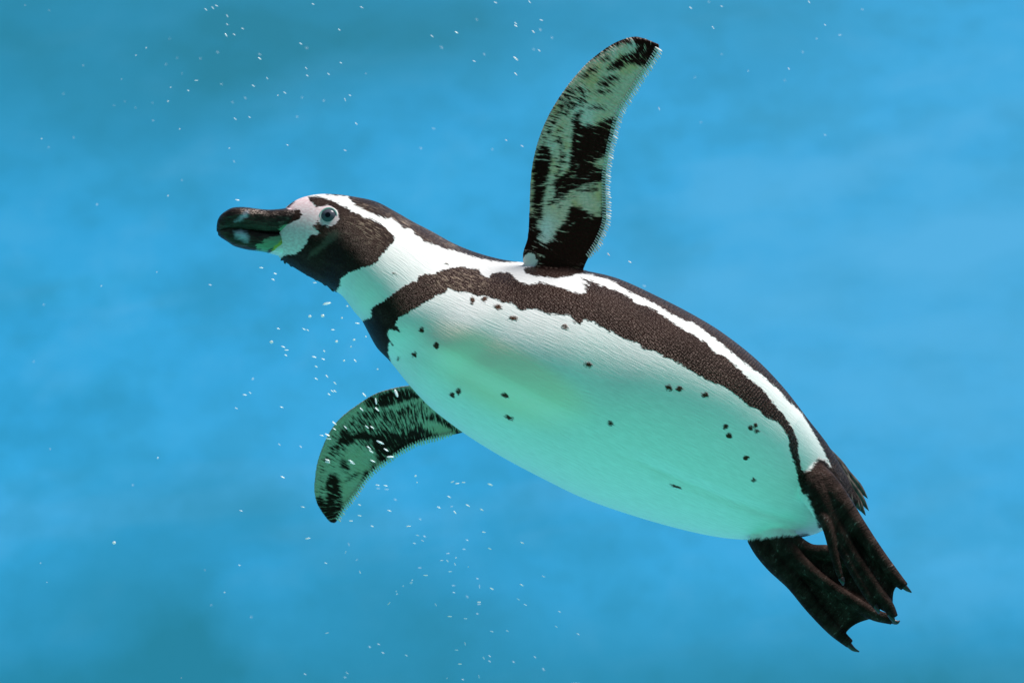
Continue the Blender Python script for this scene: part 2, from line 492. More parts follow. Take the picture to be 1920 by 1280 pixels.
SPOTS = [(886,563,5,7),(908,561,5,6),(934,575,8,5),(962,597,8,5),(1060,613,6,4),(1077,603,4,3),(790,619,5,5),(818,648,6,6),(777,665,5,5),(747,672,2,3),(1103,683,8,5),(848,740,5,5),(860,734,5,6),(947,741,7,5),(954,783,8,4),(1145,794,7,4),(1254,727,7,5),(1274,729,7,5),(1322,741,7,5),(1360,800,5,5),(1367,817,6,5),(1407,803,5,5),(1417,797,4,5),(1419,808,5,4),(1399,858,5,5),(1413,899,5,4),(1266,912,8,2),(740,513,3,2),(836,494,3,1.5),(1032,566,0,0)]
FU = {
 'root': [(985,415),(993,402),(1009,410),(1007,426),(1015,436),(1006,449),(1019,457),(1035,451),(1047,430),(1061,414),(1068,394),(1074,386),(1090,391),(1102,401),(1122,403),(1133,396),(1139,382),(1152,376),(1162,450),(1120,500),(1090,511),(1074,515),(1058,519),(1041,522),(1025,519),(1004,517),(985,512),(983,503),(1001,499),(1008,489),(1001,477),(991,474),(983,481),(972,490),(958,484),(980,440)],
 'lead': [(1007,281),(1018,272),(1029,281),(1033,293),(1032,306),(1027,335),(1019,367),(1017,390),(1015,410),(1001,405),(999,380),(1001,361),(999,321),(1003,296)],
 'mid': [(1080,210),(1091,210),(1084,223),(1091,236),(1116,236),(1125,229),(1147,222),(1164,219),(1156,234),(1152,257),(1151,276),(1134,292),(1112,306),(1122,315),(1146,320),(1146,335),(1102,347),(1072,355),(1058,367),(1041,371),(1041,357),(1039,341),(1050,331),(1067,319),(1070,292),(1072,266),(1076,247),(1072,229)],
 'dash': [(1082,357),(1100,353),(1120,356),(1100,360)],
 'tip': [(1140,131),(1147,120),(1166,107),(1190,97),(1197,87),(1185,81),(1166,81),(1140,91),(1119,107),(1100,116),(1145,72),(1186,58),(1250,82),(1250,112),(1230,124),(1210,124),(1181,118),(1162,129)],
 'trail': [(1128,330),(1139,330),(1142,400),(1128,400),(1132,360)],
}
FU_SPOTS = [(1147,148,9,4),(1135,158,10,5),(1130,172,8,3),(1119,202,8,2.5),(1134,110,6,3.5),(1112,131,6,3),(1100,142,6,3)]
FU_MOT = [[(1012,262),(1030,222),(1046,196),(1060,200),(1040,240),(1030,266)],[(1030,205),(1042,188),(1061,167),(1089,156),(1106,172),(1095,198),(1076,210),(1052,222),(1031,232),(1018,250)],
          [(1040,240),(1056,240),(1062,300),(1056,330),(1050,375),(1028,385),(1036,340),(1043,300)],
          [(1050,330),(1075,318),(1078,360),(1050,388),(1025,380)], [(1006,398),(1018,395),(1012,452),(1030,462),(1040,440),(1046,452),(1020,470),(1000,450)]]
FL = {
 'bar': [(684,749),(702,741),(733,733),(768,729),(783,741),(790,744),(744,755),(720,763),(689,763)],
 'mid': [(702,813),(722,804),(738,811),(762,813),(777,800),(788,797),(812,815),(799,829),(772,836),(762,847),(738,853),(722,872),(709,863),(700,841),(694,828),(667,824),(654,835),(641,833),(632,850),(628,840),(641,802),(652,804),(659,815),(678,808)],
 'tip': [(619,889),(630,889),(639,905),(640,940),(643,962),(634,990),(615,985),(598,962),(590,936),(600,930),(611,940),(611,907)],
 'root': [(799,784),(814,773),(843,793),(873,815),(856,817),(843,802),(827,794)],
 'dk1': [(683,884),(692,884),(694,898),(686,906),(680,897)], 'dk2': [(696,866),(705,872),(710,886),(700,882)],
}
FL_SPOTS = [(646,872,10,7),(660,894,3,8)]
FL_MOT = [[(640,800),(680,765),(720,762),(760,770),(800,790),(790,830),(740,855),(700,850),(660,830),(620,870),(610,850)], [(600,960),(596,900),(606,860),(616,850),(606,900),(612,960)], [(690,905),(740,862),(770,846),(740,850),(700,880)],[(712,782),(751,758),(790,748),(806,763),(790,790),(777,797),(733,803),(700,800)], [(648,796),(700,778),(712,800),(680,806),(640,835),(628,846)], [(790,797),(815,805),(830,826),(790,832)]]

def union(P, polys):
    d = np.full(len(P), 30.0)
    for p in polys: d = np.minimum(d, poly_sdf(P, p))
    return d
def ell(P, items, ang=20):
    d = np.full(len(P), 30.0)
    c, s = math.cos(math.radians(ang)), math.sin(math.radians(ang))
    for x, y, a, b in items:
        if a <= 0: continue
        dx, dy = P[:, 0] - x, P[:, 1] - y
        u, w = dx * c + dy * s, -dx * s + dy * c
        r = np.sqrt((u / a) ** 2 + (w / b) ** 2)
        d = np.minimum(d, (r - 1) * min(a, b))
    return d

# which vertices belong to a flipper or a foot
OUT_U = [tuple(r[0:2]) for r in FLU_D[6:]] + [tuple(r[2:4]) for r in FLU_D[6:][::-1]]
dU = poly_sdf(PH, [(x, y) for x, y in OUT_U])
flipU = (PH[:, 1] < 505) & (dU < 14) & (co[:, 2] < 40) & ((PH[:, 1] < 478) | (dU < 3))
flipU &= poly_sdf(PH, [(970,494),(988,468),(1004,474),(1012,490),(1002,504),(980,510)]) > 0
flipL = (co[:, 2] > 62) & (PH[:, 0] < 905) & (PH[:, 1] > 690) & (PH[:, 0] > 560) & (PH[:, 1] > 0.6 * PH[:, 0] + 215)
nf = poly_sdf(PH, NEARFOOT)
ff = poly_sdf(PH, FARFOOT)
foot = np.minimum(np.where((co[:, 2] < 45), nf, 30), np.where(co[:, 2] < 60, ff, 30))

dark = union(PE, [CHEEK, CROWN, BAND, BACK, FOREHEAD, BILLBASE])
dark = np.minimum(dark, np.where(flipU | (PH[:, 1] < 528), union(PH, [FU['root']]), 30))
dark = np.where(dorsal & ~flipU & ~flipL, -20, dark)
spots = np.where(far, 30, ell(PE, SPOTS))
dU_ = np.minimum(union(PH, list(FU.values())), ell(PH, FU_SPOTS, 0))
dL_ = np.minimum(union(PH, list(FL.values())), ell(PH, FL_SPOTS, 60))
backside = vn[:, 1] > .15
dark = np.where(flipU, np.where(backside, -20, dU_ - 1.5), dark)
dark = np.where(flipL, np.where(backside, -20, dL_ - 1), dark)
fpale = np.exp(-((PH[:, 0] - 1024) / 16) ** 2 - ((PH[:, 1] - 432) / 34) ** 2) + .5 * np.exp(-((PH[:, 0] - 1104) / 20) ** 2 - ((PH[:, 1] - 215) / 30) ** 2)
fpale = np.where(flipU, fpale, 0)
mot = np.where(flipU & ~backside, union(PH, FU_MOT), np.where(flipL & ~backside, union(PH, FL_MOT), 30.0))
SKIN = [(527,385),(548,378),(560,370),(576,366),(582,374),(590,386),(604,386),(618,384),(632,394),(640,404),(636,415),(626,424),(604,424),(596,416),(590,422),(588,428),(602,437),(596,442),(580,444),(574,458),(564,469),(552,478),(534,480),(515,486),(500,470),(520,420)]
skin = poly_sdf(PH, SKIN)
smear = np.where(vn[:, 1] < 0, poly_sdf(PH, [(614,438),(630,431),(637,438),(627,451),(610,463),(594,475),(578,484),(584,472),(602,458)]), 30)
# sun glints painted on the feather tips: hind cheek, nape, top of the breast band
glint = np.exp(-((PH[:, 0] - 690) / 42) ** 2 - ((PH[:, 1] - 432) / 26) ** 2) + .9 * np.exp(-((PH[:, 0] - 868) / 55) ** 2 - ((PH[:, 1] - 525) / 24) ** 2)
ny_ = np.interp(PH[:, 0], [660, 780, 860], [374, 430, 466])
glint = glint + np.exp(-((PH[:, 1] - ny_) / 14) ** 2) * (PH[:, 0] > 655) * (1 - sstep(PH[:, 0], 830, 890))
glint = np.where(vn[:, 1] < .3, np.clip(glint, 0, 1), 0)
# warmer, lighter tint over the crop
c_, s_ = math.cos(math.radians(27)), math.sin(math.radians(27))
dx, dy = PH[:, 0] - 950, PH[:, 1] - 690
rr = np.sqrt(((dx * c_ + dy * s_) / 185) ** 2 + (np.where(-dx * s_ + dy * c_ < 0, (-dx * s_ + dy * c_) / 48, (-dx * s_ + dy * c_) / 95)) ** 2)
crop = np.where(vn[:, 1] < .1, 1 - sstep(rr, .55, 1.15), 0)
# feather coordinates: x along the feathers, y across
fu, fv = uu.copy(), vv.copy()
def span_coords(D, m):
    Lm, Tm = D[:, 0:2], D[:, 2:4]
    mid = (Lm + Tm) / 2
    sp = np.concatenate([[0], np.cumsum(np.linalg.norm(np.diff(mid, axis=0), axis=1))])
    Q = PH[m]
    k = np.argmin(((Q[:, None, :] - mid[None]) ** 2).sum(-1), 1)
    t = mid[np.minimum(k + 1, len(mid) - 1)] - mid[np.maximum(k - 1, 0)]
    t = t / np.linalg.norm(t, axis=1)[:, None]
    r = Q - mid[k]
    return r[:, 0] * -t[:, 1] + r[:, 1] * t[:, 0], sp[k] + (r * t).sum(1)
for D, m in ((FLU_D, flipU), (FLL_D, flipL)):
    a, b = span_coords(D, m)
    fu[m], fv[m] = a, b
fl = np.where(flipU | flipL, 1.0, 0.0)

def fattr(me, nm, arr):
    at = me.attributes.new(nm, 'FLOAT', 'POINT')
    at.data.foreach_set("value", np.ascontiguousarray(arr, np.float32))
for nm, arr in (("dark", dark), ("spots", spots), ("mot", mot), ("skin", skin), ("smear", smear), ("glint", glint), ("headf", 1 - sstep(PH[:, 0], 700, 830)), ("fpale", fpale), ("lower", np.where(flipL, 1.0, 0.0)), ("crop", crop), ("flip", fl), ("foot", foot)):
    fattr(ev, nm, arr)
at = ev.attributes.new("fuv", 'FLOAT_VECTOR', 'POINT')
at.data.foreach_set("vector", np.stack([fu, fv, np.zeros(nv)], 1).astype(np.float32).ravel())
ev.polygons.foreach_set("use_smooth", [True] * len(ev.polygons))
ev.materials.clear()

# ------------------------------------------------------------------ plumage
def plumage():
    m = NT("plumage")
    uv = m.attr("fuv").outputs["Vector"]
    flip = m.attr("flip").outputs["Fac"]
    body_n = m.noise(m.vmul(uv, (1 / 10, 1 / 5, 1)), 1.0, 2.5, .6)
    flip_n = m.noise(m.vmul(uv, (1 / 20, 1 / 3.2, 1)), 1.0, 2.5, .65)
    edge_b = m.math('MULTIPLY', m.math('SUBTRACT', body_n, .5), 13.0)
    edge_f = m.math('MULTIPLY', m.math('SUBTRACT', flip_n, .5), 25.0)
    edge = m.math('ADD', m.math('MULTIPLY', edge_b, m.math('SUBTRACT', 1.0, flip)), m.math('MULTIPLY', edge_f, flip))
    d = m.math('ADD', m.attr("dark").outputs["Fac"], edge)
    wd = m.math('ADD', 1.4, m.math('MULTIPLY', flip, 3.2))
    f1 = m.rng(d, m.math('MULTIPLY', wd, -1.0), wd, 1, 0)
    ds = m.math('ADD', m.attr("spots").outputs["Fac"], m.math('MULTIPLY', m.math('SUBTRACT', body_n, .5), 12.0))
    f2 = m.rng(ds, -2.2, 1.6, 1, 0)
    dm = m.math('ADD', m.math('ADD', m.math('MULTIPLY', m.math('MAXIMUM', m.attr("mot").outputs["Fac"], -9.0), .5), 3.0), m.math('MULTIPLY', m.math('SUBTRACT', flip_n, .5), 42.0))
    f3 = m.rng(dm, -5.0, 4.0, 1, 0)
    streak = m.noise(m.vmul(uv, (1 / 34, 1 / 4.2, 1), (7, 3, 0)), 1.0, 2.0, .6)
    st = m.math('MULTIPLY', m.math('MULTIPLY', m.rng(streak, .57, .66, 0, .8), flip), m.rng(m.attr("dark").outputs["Fac"], -22, -12))
    f1 = m.math('MULTIPLY', f1, m.math('SUBTRACT', 1.0, st))
    fd = m.math('MAXIMUM', m.math('MAXIMUM', f1, f2), f3)
    # small overlapping feathers
    wn_ = m.n("ShaderNodeTexNoise")
    m.t.links.new(m.vmul(uv, (1 / 30, 1 / 30, 1)), wn_.inputs["Vector"])
    wv = m.n("ShaderNodeVectorMath", operation='MULTIPLY_ADD')
    m.t.links.new(wn_.outputs["Color"], wv.inputs[0])
    wa = m.n('ShaderNodeCombineXYZ')
    am = m.math('ADD', 9.0, m.math('MULTIPLY', m.attr('headf').outputs['Fac'], 34.0))
    m.set(wa.inputs[0], am); m.set(wa.inputs[1], am)
    m.t.links.new(wa.outputs[0], wv.inputs[1])
    m.t.links.new(uv, wv.inputs[2])
    sx = m.n("ShaderNodeSeparateXYZ"); cx = m.n("ShaderNodeCombineXYZ")
    m.t.links.new(wv.outputs[0], sx.inputs[0])
    m.set(cx.inputs[0], m.math('MULTIPLY', sx.outputs[0], 1 / 6.2))
    m.set(cx.inputs[1], m.math('ADD', m.math('MULTIPLY', sx.outputs[1], 1 / 4.7), m.math('MULTIPLY', sx.outputs[0], .5 / 6.2)))
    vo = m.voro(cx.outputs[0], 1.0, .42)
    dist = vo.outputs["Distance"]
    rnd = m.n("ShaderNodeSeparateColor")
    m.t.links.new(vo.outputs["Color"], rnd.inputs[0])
    dk = m.mix(m.rng(dist, .08, .5), (.100, .068, .055), (.016, .005, .0035))  # brown feather tips, lightened to paint in some sun glint
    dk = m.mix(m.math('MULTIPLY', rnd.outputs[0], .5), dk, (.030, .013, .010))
    sh = m.noise(m.vmul(uv, (1 / 90, 1 / 40, 1)), 1.0, 3, .6)
    dk = m.mix(m.rng(sh, .42, .62, 0, .6), dk, (.014, .006, .0045))
    dk = m.mix(flip, dk, (.014, .003, .002))
    dk = m.mix(f2, dk, (.055, .022, .010))
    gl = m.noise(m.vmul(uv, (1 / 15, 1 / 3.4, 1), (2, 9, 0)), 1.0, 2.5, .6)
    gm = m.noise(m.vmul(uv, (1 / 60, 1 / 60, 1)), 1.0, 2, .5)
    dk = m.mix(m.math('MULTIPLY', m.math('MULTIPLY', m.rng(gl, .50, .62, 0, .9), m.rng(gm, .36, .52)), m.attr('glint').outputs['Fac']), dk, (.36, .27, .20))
    sm = m.rng(m.math('ADD', m.attr('smear').outputs['Fac'], m.math('MULTIPLY', edge_b, 1.2)), -5, 5, .75, 0)
    dk = m.mix(sm, dk, (.13, .11, .085))
    fine = m.noise(m.vmul(uv, (1 / 26, 1 / 3.0, 1)), 1.0, 3, .6)
    wh = m.mix(m.rng(fine, .3, .7), (.74, .74, .72), (.84, .835, .82))
    wh = m.mix(m.math('MULTIPLY', m.attr("crop").outputs["Fac"], .8), wh, (.92, .78, .60))
    fw = m.mix(m.rng(flip_n, .3, .7), (.62, .50, .38), (.80, .64, .52))
    ol = m.noise(m.vmul(uv, (1 / 45, 1 / 60, 1)), 1.0, 3, .6)
    fw = m.mix(m.rng(ol, .45, .68, 0, .75), fw, (.70, .48, .22))
    fw = m.mix(m.rng(ol, .42, .3, 0, .6), fw, (.78, .76, .74))
    fw = m.mix(m.attr('fpale').outputs['Fac'], fw, (.86, .82, .82))
    fw = m.mix(m.math('MULTIPLY', m.attr('lower').outputs['Fac'], .8), fw, (.36, .36, .26))  # shade of the lower flipper painted into its pale colour
    fw = m.mix(m.math('MULTIPLY', m.rng(m.voro(m.vmul(uv, (1 / 8.0, 1 / 4.2, 1)), 1.0, .8).outputs['Distance'], .25, .7), .25), fw, (.30, .26, .20))
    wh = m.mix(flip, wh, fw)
    # bare pink skin of the face
    sn = m.noise(m.vmul(uv, (.16, .16, 1)), 1.0, 3)
    sk = m.mix(m.rng(sn, .35, .7), (.76, .55, .57), (.88, .74, .75))
    fs = m.rng(m.math('ADD', m.attr("skin").outputs["Fac"], m.math('MULTIPLY', edge_b, .2)), -1.5, 1.5, 1, 0)
    wh = m.mix(fs, wh, sk)
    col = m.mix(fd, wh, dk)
    # feet
    ft = m.rng(m.math('ADD', m.attr("foot").outputs["Fac"], m.math('MULTIPLY', edge_b, 1.1)), -3, 3, 1, 0)
    fn = m.noise(uv, .045, 6, .65)
    fn2 = m.noise(uv, .22, 4, .7)
    fc = m.mix(m.rng(fn, .35, .7), (.011, .0050, .0042), (.042, .023, .019))
    fc = m.mix(m.math('MULTIPLY', m.rng(fn2, .55, .70), m.rng(fn, .47, .60)), fc, (.20, .15, .14))
    col = m.mix(ft, col, fc)
    # relief
    h1 = m.math('MULTIPLY', m.math('MULTIPLY', m.math('SUBTRACT', 1.0, dist), fd), m.math('SUBTRACT', 1.0, flip))
    fvo = m.voro(m.vmul(uv, (1 / 8.0, 1 / 4.2, 1)), 1.0, .8).outputs['Distance']
    h1 = m.math('ADD', h1, m.math('MULTIPLY', m.math('MULTIPLY', m.math('SUBTRACT', 1.0, fvo), flip), .5))
    h2 = m.math('MULTIPLY', fine, .42)
    h = m.math('ADD', h1, h2)
    h = m.math('ADD', m.math('MULTIPLY', h, m.math('SUBTRACT', 1.0, m.math('MAXIMUM', ft, m.math('MULTIPLY', fs, .85)))),
               m.math('MULTIPLY', m.math('ADD', fn2, m.math('MULTIPLY', fn, 2.5)), m.math('MULTIPLY', ft, 1.9)))
    m.bump(h, .7, .0016)
    rough = m.mix(fd, (.62, .62, .62), (.42, .42, .42))
    m.b.inputs['Specular Tint'].default_value = (1.0, .62, .5, 1)
    m.out(col, rough, .12)
    return m.m
PLUM = plumage()

penguin = bpy.data.objects.new("penguin", None)
penguin.location = W((1080, 760, 0))
penguin.empty_display_size = .1
COL.objects.link(penguin)
tag(penguin, "black and white spotted penguin swimming underwater with one flipper raised and webbed feet trailing", "penguin")
def child(name, me, mat, parent=penguin, label=None):
    o = obj(name, me, mat)
    o.parent = parent
    o.matrix_parent_inverse = parent.matrix_world.inverted() if parent is not penguin else Matrix.Translation(-penguin.location)
    if label: o["label"] = label
    return o
ev.name = "body"
body = child("body", ev, PLUM)
BVH = BVHTree.FromPolygons([tuple(v) for v in W(co)], [tuple(p.vertices) for p in ev.polygons])
CAM = Vector((0, -DIST, 0))
def hit(px, py):
    t = Vector(W((px, py, 0)))
    loc, nrm, _, dist = BVH.ray_cast(CAM, (t - CAM).normalized())
    return loc, nrm

# ------------------------------------------------------------------ beak
def beak_mandible(name, rows, factor, ns=48, n=14):
    S = crom(rows, n)
    v = []
    for r in S:
        T, B, k, dc = r[0:2], r[2:4], r[4], r[5]
        c = (T + B) / 2; hv = (T - B) / 2
        hl = np.linalg.norm(hv)
        for j in range(ns):
            q = 2 * math.pi * j / ns
            sq = math.sin(q); cq = math.cos(q)
            v.append((*(c + hv * math.copysign(abs(sq) ** .72, sq)), dc - k * math.copysign(abs(cq) ** .72, cq)))
    v = np.array(v)
    return v, ring_faces(len(S), ns)
UP = [(406, 424, 406, 433, 3, -44), (408, 413, 408, 435, 9, -44), (413, 404, 415, 433, 15, -44), (421, 397, 424, 430, 20, -44), (434, 390, 436, 429, 24, -43), (449, 388, 451, 430, 26, -42), (466, 389, 468, 432, 25, -40),
      (484, 391.5, 484, 435, 25, -37), (503, 393, 503, 437, 27, -33), (522, 392, 524, 438, 30, -29), (541, 390, 547, 437, 34, -25), (560, 392, 566, 432, 36, -22)]
LO = [(408, 431, 409, 441, 5, -43), (413, 426, 415, 446, 12, -43), (424, 424, 426, 453, 18, -42), (437, 424, 438, 461, 22, -41), (450, 426, 450, 465, 24, -40), (465, 428, 465, 468.5, 25, -38),
      (482, 431, 482, 470.5, 25, -36), (498, 433, 498, 473, 27, -33), (514, 434, 512, 477, 30, -29), (534, 434, 529, 481, 34, -25), (560, 430, 548, 484, 36, -22)]
P1 = [(441,415),(452,403),(464,395),(469,400),(462,409),(450,414)]  # this and the next: blue-white reflections painted on the bill tip
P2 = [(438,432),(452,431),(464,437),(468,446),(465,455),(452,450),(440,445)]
GR = [[(501,447),(522,440),(541,436),(555,436),(545,444),(531,453),(517,465),(498,473),(481,468),(484,457),(494,454)], [(522,428),(532,421),(545,418),(560,414),(564,424),(556,432),(540,432),(526,433)]]
YE = [[(540,436),(556,432),(562,426),(566,430),(558,437),(545,445),(530,455),(520,466),(512,474),(508,470),(522,456)], [(545,425),(560,418),(564,426),(552,430)]]
BSKIN = [[(568,428),(556,437),(546,445),(531,456),(516,468),(500,476),(500,500),(580,500),(580,428)], [(533,384),(538,391),(546,394),(560,393),(567,400),(562,411),(546,418),(556,418),(566,428),(590,425),(590,380)]]
DPATCH = [(520,400),(545,393),(560,393),(567,402),(561,411),(546,418),(520,424)]
GAPE = [(480,436),(500,434),(524,434),(548,431),(560,427),(560,430),(548,435),(524,439),(500,439)]
def horn():
    m = NT("beak_horn")
    tc = m.n("ShaderNodeTexCoord").outputs["Object"]
    nz = m.math('SUBTRACT', m.noise(m.vmul(tc, (180, 180, 420)), 1.0, 4, .6), .5)
    nb = m.noise(m.vmul(tc, (90, 200, 260)), 1.0, 3, .6)
    c = m.mix(m.rng(nb, .35, .7), (.010, .006, .005), (.045, .030, .024))
    pf = m.rng(m.math('ADD', m.attr("green").outputs["Fac"], m.math('MULTIPLY', nz, 22.0)), -2, 3, 1, 0)
    c = m.mix(pf, c, (.16, .30, .19))
    pf = m.rng(m.math('ADD', m.attr("yellow").outputs["Fac"], m.math('MULTIPLY', nz, 14.0)), -2, 3, 1, 0)
    c = m.mix(pf, c, (.42, .42, .06))
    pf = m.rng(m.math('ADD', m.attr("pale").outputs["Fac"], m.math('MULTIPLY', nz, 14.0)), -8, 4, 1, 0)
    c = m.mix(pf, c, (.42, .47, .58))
    scr = m.noise(m.vmul(tc, (60, 60, 900)), 1.0, 4, .7)
    c = m.mix(m.rng(scr, .58, .72, 0, .55), c, (.16, .13, .11))
    bk = m.rng(m.math('ADD', m.attr("bskin").outputs["Fac"], m.math('MULTIPLY', nz, 5.0)), -1.5, 1.5, 1, 0)
    c = m.mix(bk, c, m.mix(m.rng(nb, .35, .65), (.74, .55, .57), (.86, .74, .75)))
    pt = m.rng(m.math('ADD', m.attr("patch").outputs["Fac"], m.math('MULTIPLY', nz, 8.0)), -1.5, 1.5, 1, 0)
    c = m.mix(pt, c, m.mix(m.rng(nz, .0, .22), (.014, .008, .007), (.10, .075, .065)))
    gp = m.rng(m.attr("gape").outputs["Fac"], -1, 1, 1, 0)
    c = m.mix(gp, c, (.012, .008, .008))
    m.bump(m.math('ADD', nz, nb), .9, .0014)
    m.b.inputs['Specular Tint'].default_value = (1, .75, .65, 1)
    return m.out(c, .32, .3)
HORN = horn()
for nm, rows in (("upper_mandible", UP), ("lower_mandible", LO)):
    v, f = beak_mandible(nm, rows, 1)
    me = mesh(nm, W(v), f)
    P = v[:, :2]
    fr = v[:, 2] > -30
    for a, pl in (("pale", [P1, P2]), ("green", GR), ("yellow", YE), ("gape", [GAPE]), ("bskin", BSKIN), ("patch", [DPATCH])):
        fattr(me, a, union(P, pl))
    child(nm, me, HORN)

# ------------------------------------------------------------------ eye
def plain(name, c, rough=.5, spec=.5):
    return NT(name).out(c, rough, spec)
def eye():
    loc, nrm = hit(616, 405)
    nrm = (nrm * .55 + Vector((-.10, -1, -.05)) * .45).normalized()
    R = 16.5 * PX
    rot = nrm.to_track_quat('Z', 'Y').to_matrix().to_4x4()
    c = loc - nrm * R * .52
    def cap(name, r, mat, parent, a1=math.pi, squash=1.0, lift=0):
        bm = bmesh.new()
        bmesh.ops.create_uvsphere(bm, u_segments=32, v_segments=20, radius=r)
        if a1 < math.pi:
            bmesh.ops.delete(bm, geom=[x for x in bm.verts if x.co.z < r * math.cos(a1)], context='VERTS')
        me = bpy.data.meshes.new(name); bm.to_mesh(me); bm.free()
        me.transform(Matrix.Translation(c + nrm * lift) @ rot)
        me.polygons.foreach_set("use_smooth", [True] * len(me.polygons))
        return child(name, me, mat, parent)
    m = NT("iris")
    e = cap("eye", R, m.out((.085, .085, .11), .2, .12), penguin)
    cap("pupil", R * 1.004, plain("pupil_black", (.006, .007, .012), .12, .15), e, math.radians(27))
    # pale ring of bare skin round the eye
    v, nr, ns = [], 48, 14
    for i in range(nr):
        a = 2 * math.pi * i / nr
        for j in range(ns):
            b = 2 * math.pi * j / ns
            rr_ = R * (.97 + .08 * math.sin(a + .8) * 0)
            q = Vector(((rr_ + 2.4 * PX * math.cos(b)) * math.cos(a), (rr_ + 2.4 * PX * math.cos(b)) * math.sin(a), R * .42 + 3.2 * PX * math.sin(b)))
            v.append(c + (rot.to_3x3() @ q))
    f = [(i * ns + j, ((i + 1) % nr) * ns + j, ((i + 1) % nr) * ns + (j + 1) % ns, i * ns + (j + 1) % ns) for i in range(nr) for j in range(ns)]
    child("eye_ring", mesh("eye_ring", v, f), plain("eye_ring_skin", (.78, .74, .72), .5, .3), e)
eye()

# ------------------------------------------------------------------ claws, tail, fringes
CLAW = plain("claw_horn", (.010, .008, .008), .35, .5)
for pts in ([(1692, 1096, -76), (1701, 1104, -78), (1709, 1110, -76)], [(1668, 1150, -88), (1674, 1160, -90), (1678, 1169, -87)], [(1641, 1134, -86), (1646, 1143, -89), (1648, 1150, -87)],
            [(1590, 1206, -14), (1600, 1216, -16), (1611, 1221, -13)], [(1670, 1162, -24), (1681, 1166, -27), (1687, 1163, -24)], [(1577, 1084, -90), (1580, 1091, -92), (1581, 1097, -90)]):
    v, f = tube(pts, [6.0, 4.2, 1.2], .9, 12, 6)
    child("claw", mesh("claw", W(v), f), CLAW)

def feather_blade(root, tip, w, th, bend=(0, 0, 0), n=14, tilt=0):
    root, tip = np.array(root, float), np.array(tip, float)
    ax = (tip - root) / np.linalg.norm(tip - root)
    sd_ = np.array([-ax[1], ax[0], 0]); sd_ /= np.linalg.norm(sd_)
    if sd_[1] > 0: sd_ = -sd_
    up_ = np.array([0, 0, 1.0])
    ct, st_ = math.cos(math.radians(tilt)), math.sin(math.radians(tilt))
    sd_, up_ = sd_ * ct + up_ * st_, up_ * ct - sd_ * st_
    v = []
    for i in range(n + 1):
        t = i / n
        c = root + (tip - root) * t + np.array(bend) * math.sin(math.pi * t)
        k = w * (min(1, .55 + t * 1.2)) * (1 - max(0, (t - .7) / .3) ** 1.6 * .93)
        for a, b in ((-1, 0), (-.4, -1), (.4, -1), (1, 0), (.4, 1), (-.4, 1)):
            v.append(c + sd_ * a * k + up_ * (b * th * (1 - .6 * t)))
    return np.array(v), ring_faces(n + 1, 6)
def quill(name, base, tip_c, glow=0):
    m = NT(name)
    tc = m.n("ShaderNodeTexCoord").outputs["Object"]
    nz = m.noise(m.vmul(tc, (260, 260, 90)), 1.0, 3, .6)
    m.bump(nz, .5, .0006)
    cc = m.mix(m.rng(nz, .35, .65), base, tip_c)
    m.out(cc, .5, .4)
    if glow:                              # thin white vane lets the sun through
        t_ = m.n("ShaderNodeBsdfTranslucent"); x_ = m.n("ShaderNodeMixShader")
        m.t.links.new(cc, t_.inputs[0])
        x_.inputs[0].default_value = glow
        m.t.links.new(m.b.outputs[0], x_.inputs[1]); m.t.links.new(t_.outputs[0], x_.inputs[2])
        m.t.links.new(x_.outputs[0], m.t.nodes["Material Output"].inputs[0])
    return m.m
TAILM = quill("tail_feather_vane", (.022, .016, .014), (.085, .075, .062))
for root, tip, w in [((1556, 856, 78), (1627, 934, 92), 7), ((1560, 866, 72), (1629, 957, 88), 7), ((1566, 884, 66), (1623, 966, 84), 7), ((1560, 880, 60), (1614, 958, 74), 8),
                     ((1548, 838, 88), (1612, 926, 96), 8), ((1552, 848, 62), (1604, 938, 66), 7), ((1544, 834, 72), (1598, 912, 80), 7), ((1556, 872, 52), (1600, 944, 58), 7)]:
    v, f = feather_blade(root, tip, w, 2.2, (2, -2, 0))
    child("tail_feather", mesh("tail_feather", W(v), f), TAILM)

def fringe(name, D, i0, i1, step, length, w, mat, lean, tilt=0):
    Ls, Ts, dp = D[i0:i1, 0:2], D[i0:i1, 2:4], D[i0:i1, 4]
    arc = np.concatenate([[0], np.cumsum(np.linalg.norm(np.diff(Ts, axis=0), axis=1))])
    VV, FF, o = [], [], 0
    for s in np.arange(2, arc[-1] - 2, step):
        s = s + rng.uniform(-.12, .12) * step
        p = np.array([np.interp(s, arc, Ts[:, 0]), np.interp(s, arc, Ts[:, 1])])
        q = np.array([np.interp(s + 1, arc, Ts[:, 0]), np.interp(s + 1, arc, Ts[:, 1])])
        l = np.array([np.interp(s, arc, Ls[:, 0]), np.interp(s, arc, Ls[:, 1])])
        z = np.interp(s, arc, dp)
        t = (q - p) / np.linalg.norm(q - p)
        nrm = np.array([-t[1], t[0]])
        if nrm @ (p - l) < 0: nrm = -nrm
        dr = nrm - t * lean
        dr /= np.linalg.norm(dr)
        ln = length * rng.uniform(.85, 1.15) * min(1, (s + 14) / 40)
        v, f = feather_blade((*(p - dr * length * .8), z - 4), (*(p + dr * ln), z - 4 + rng.uniform(-1.5, 1.5)), w, 1.2 if tilt else 2.0, n=5, tilt=tilt)
        VV.append(v); FF += [tuple(i + o for i in g) for g in f]; o += len(v)
    ob = child(name, mesh(name, W(np.vstack(VV)), FF), mat)
    ob["kind"] = "stuff"
fringe("flipper_fringe", FLU_D, 10, 102, 5.0, 10, 2.8, quill("fringe_white", (.90, .90, .88), (.95, .94, .93), .4), .25, 48)
fringe("flipper_fringe", FLL_D, 10, 88, 5.2, 7.0, 1.7, quill("fringe_shaded", (.45, .52, .42), (.66, .68, .58)), -.1)  # lower fringe, its shade painted in as a darker, greener colour
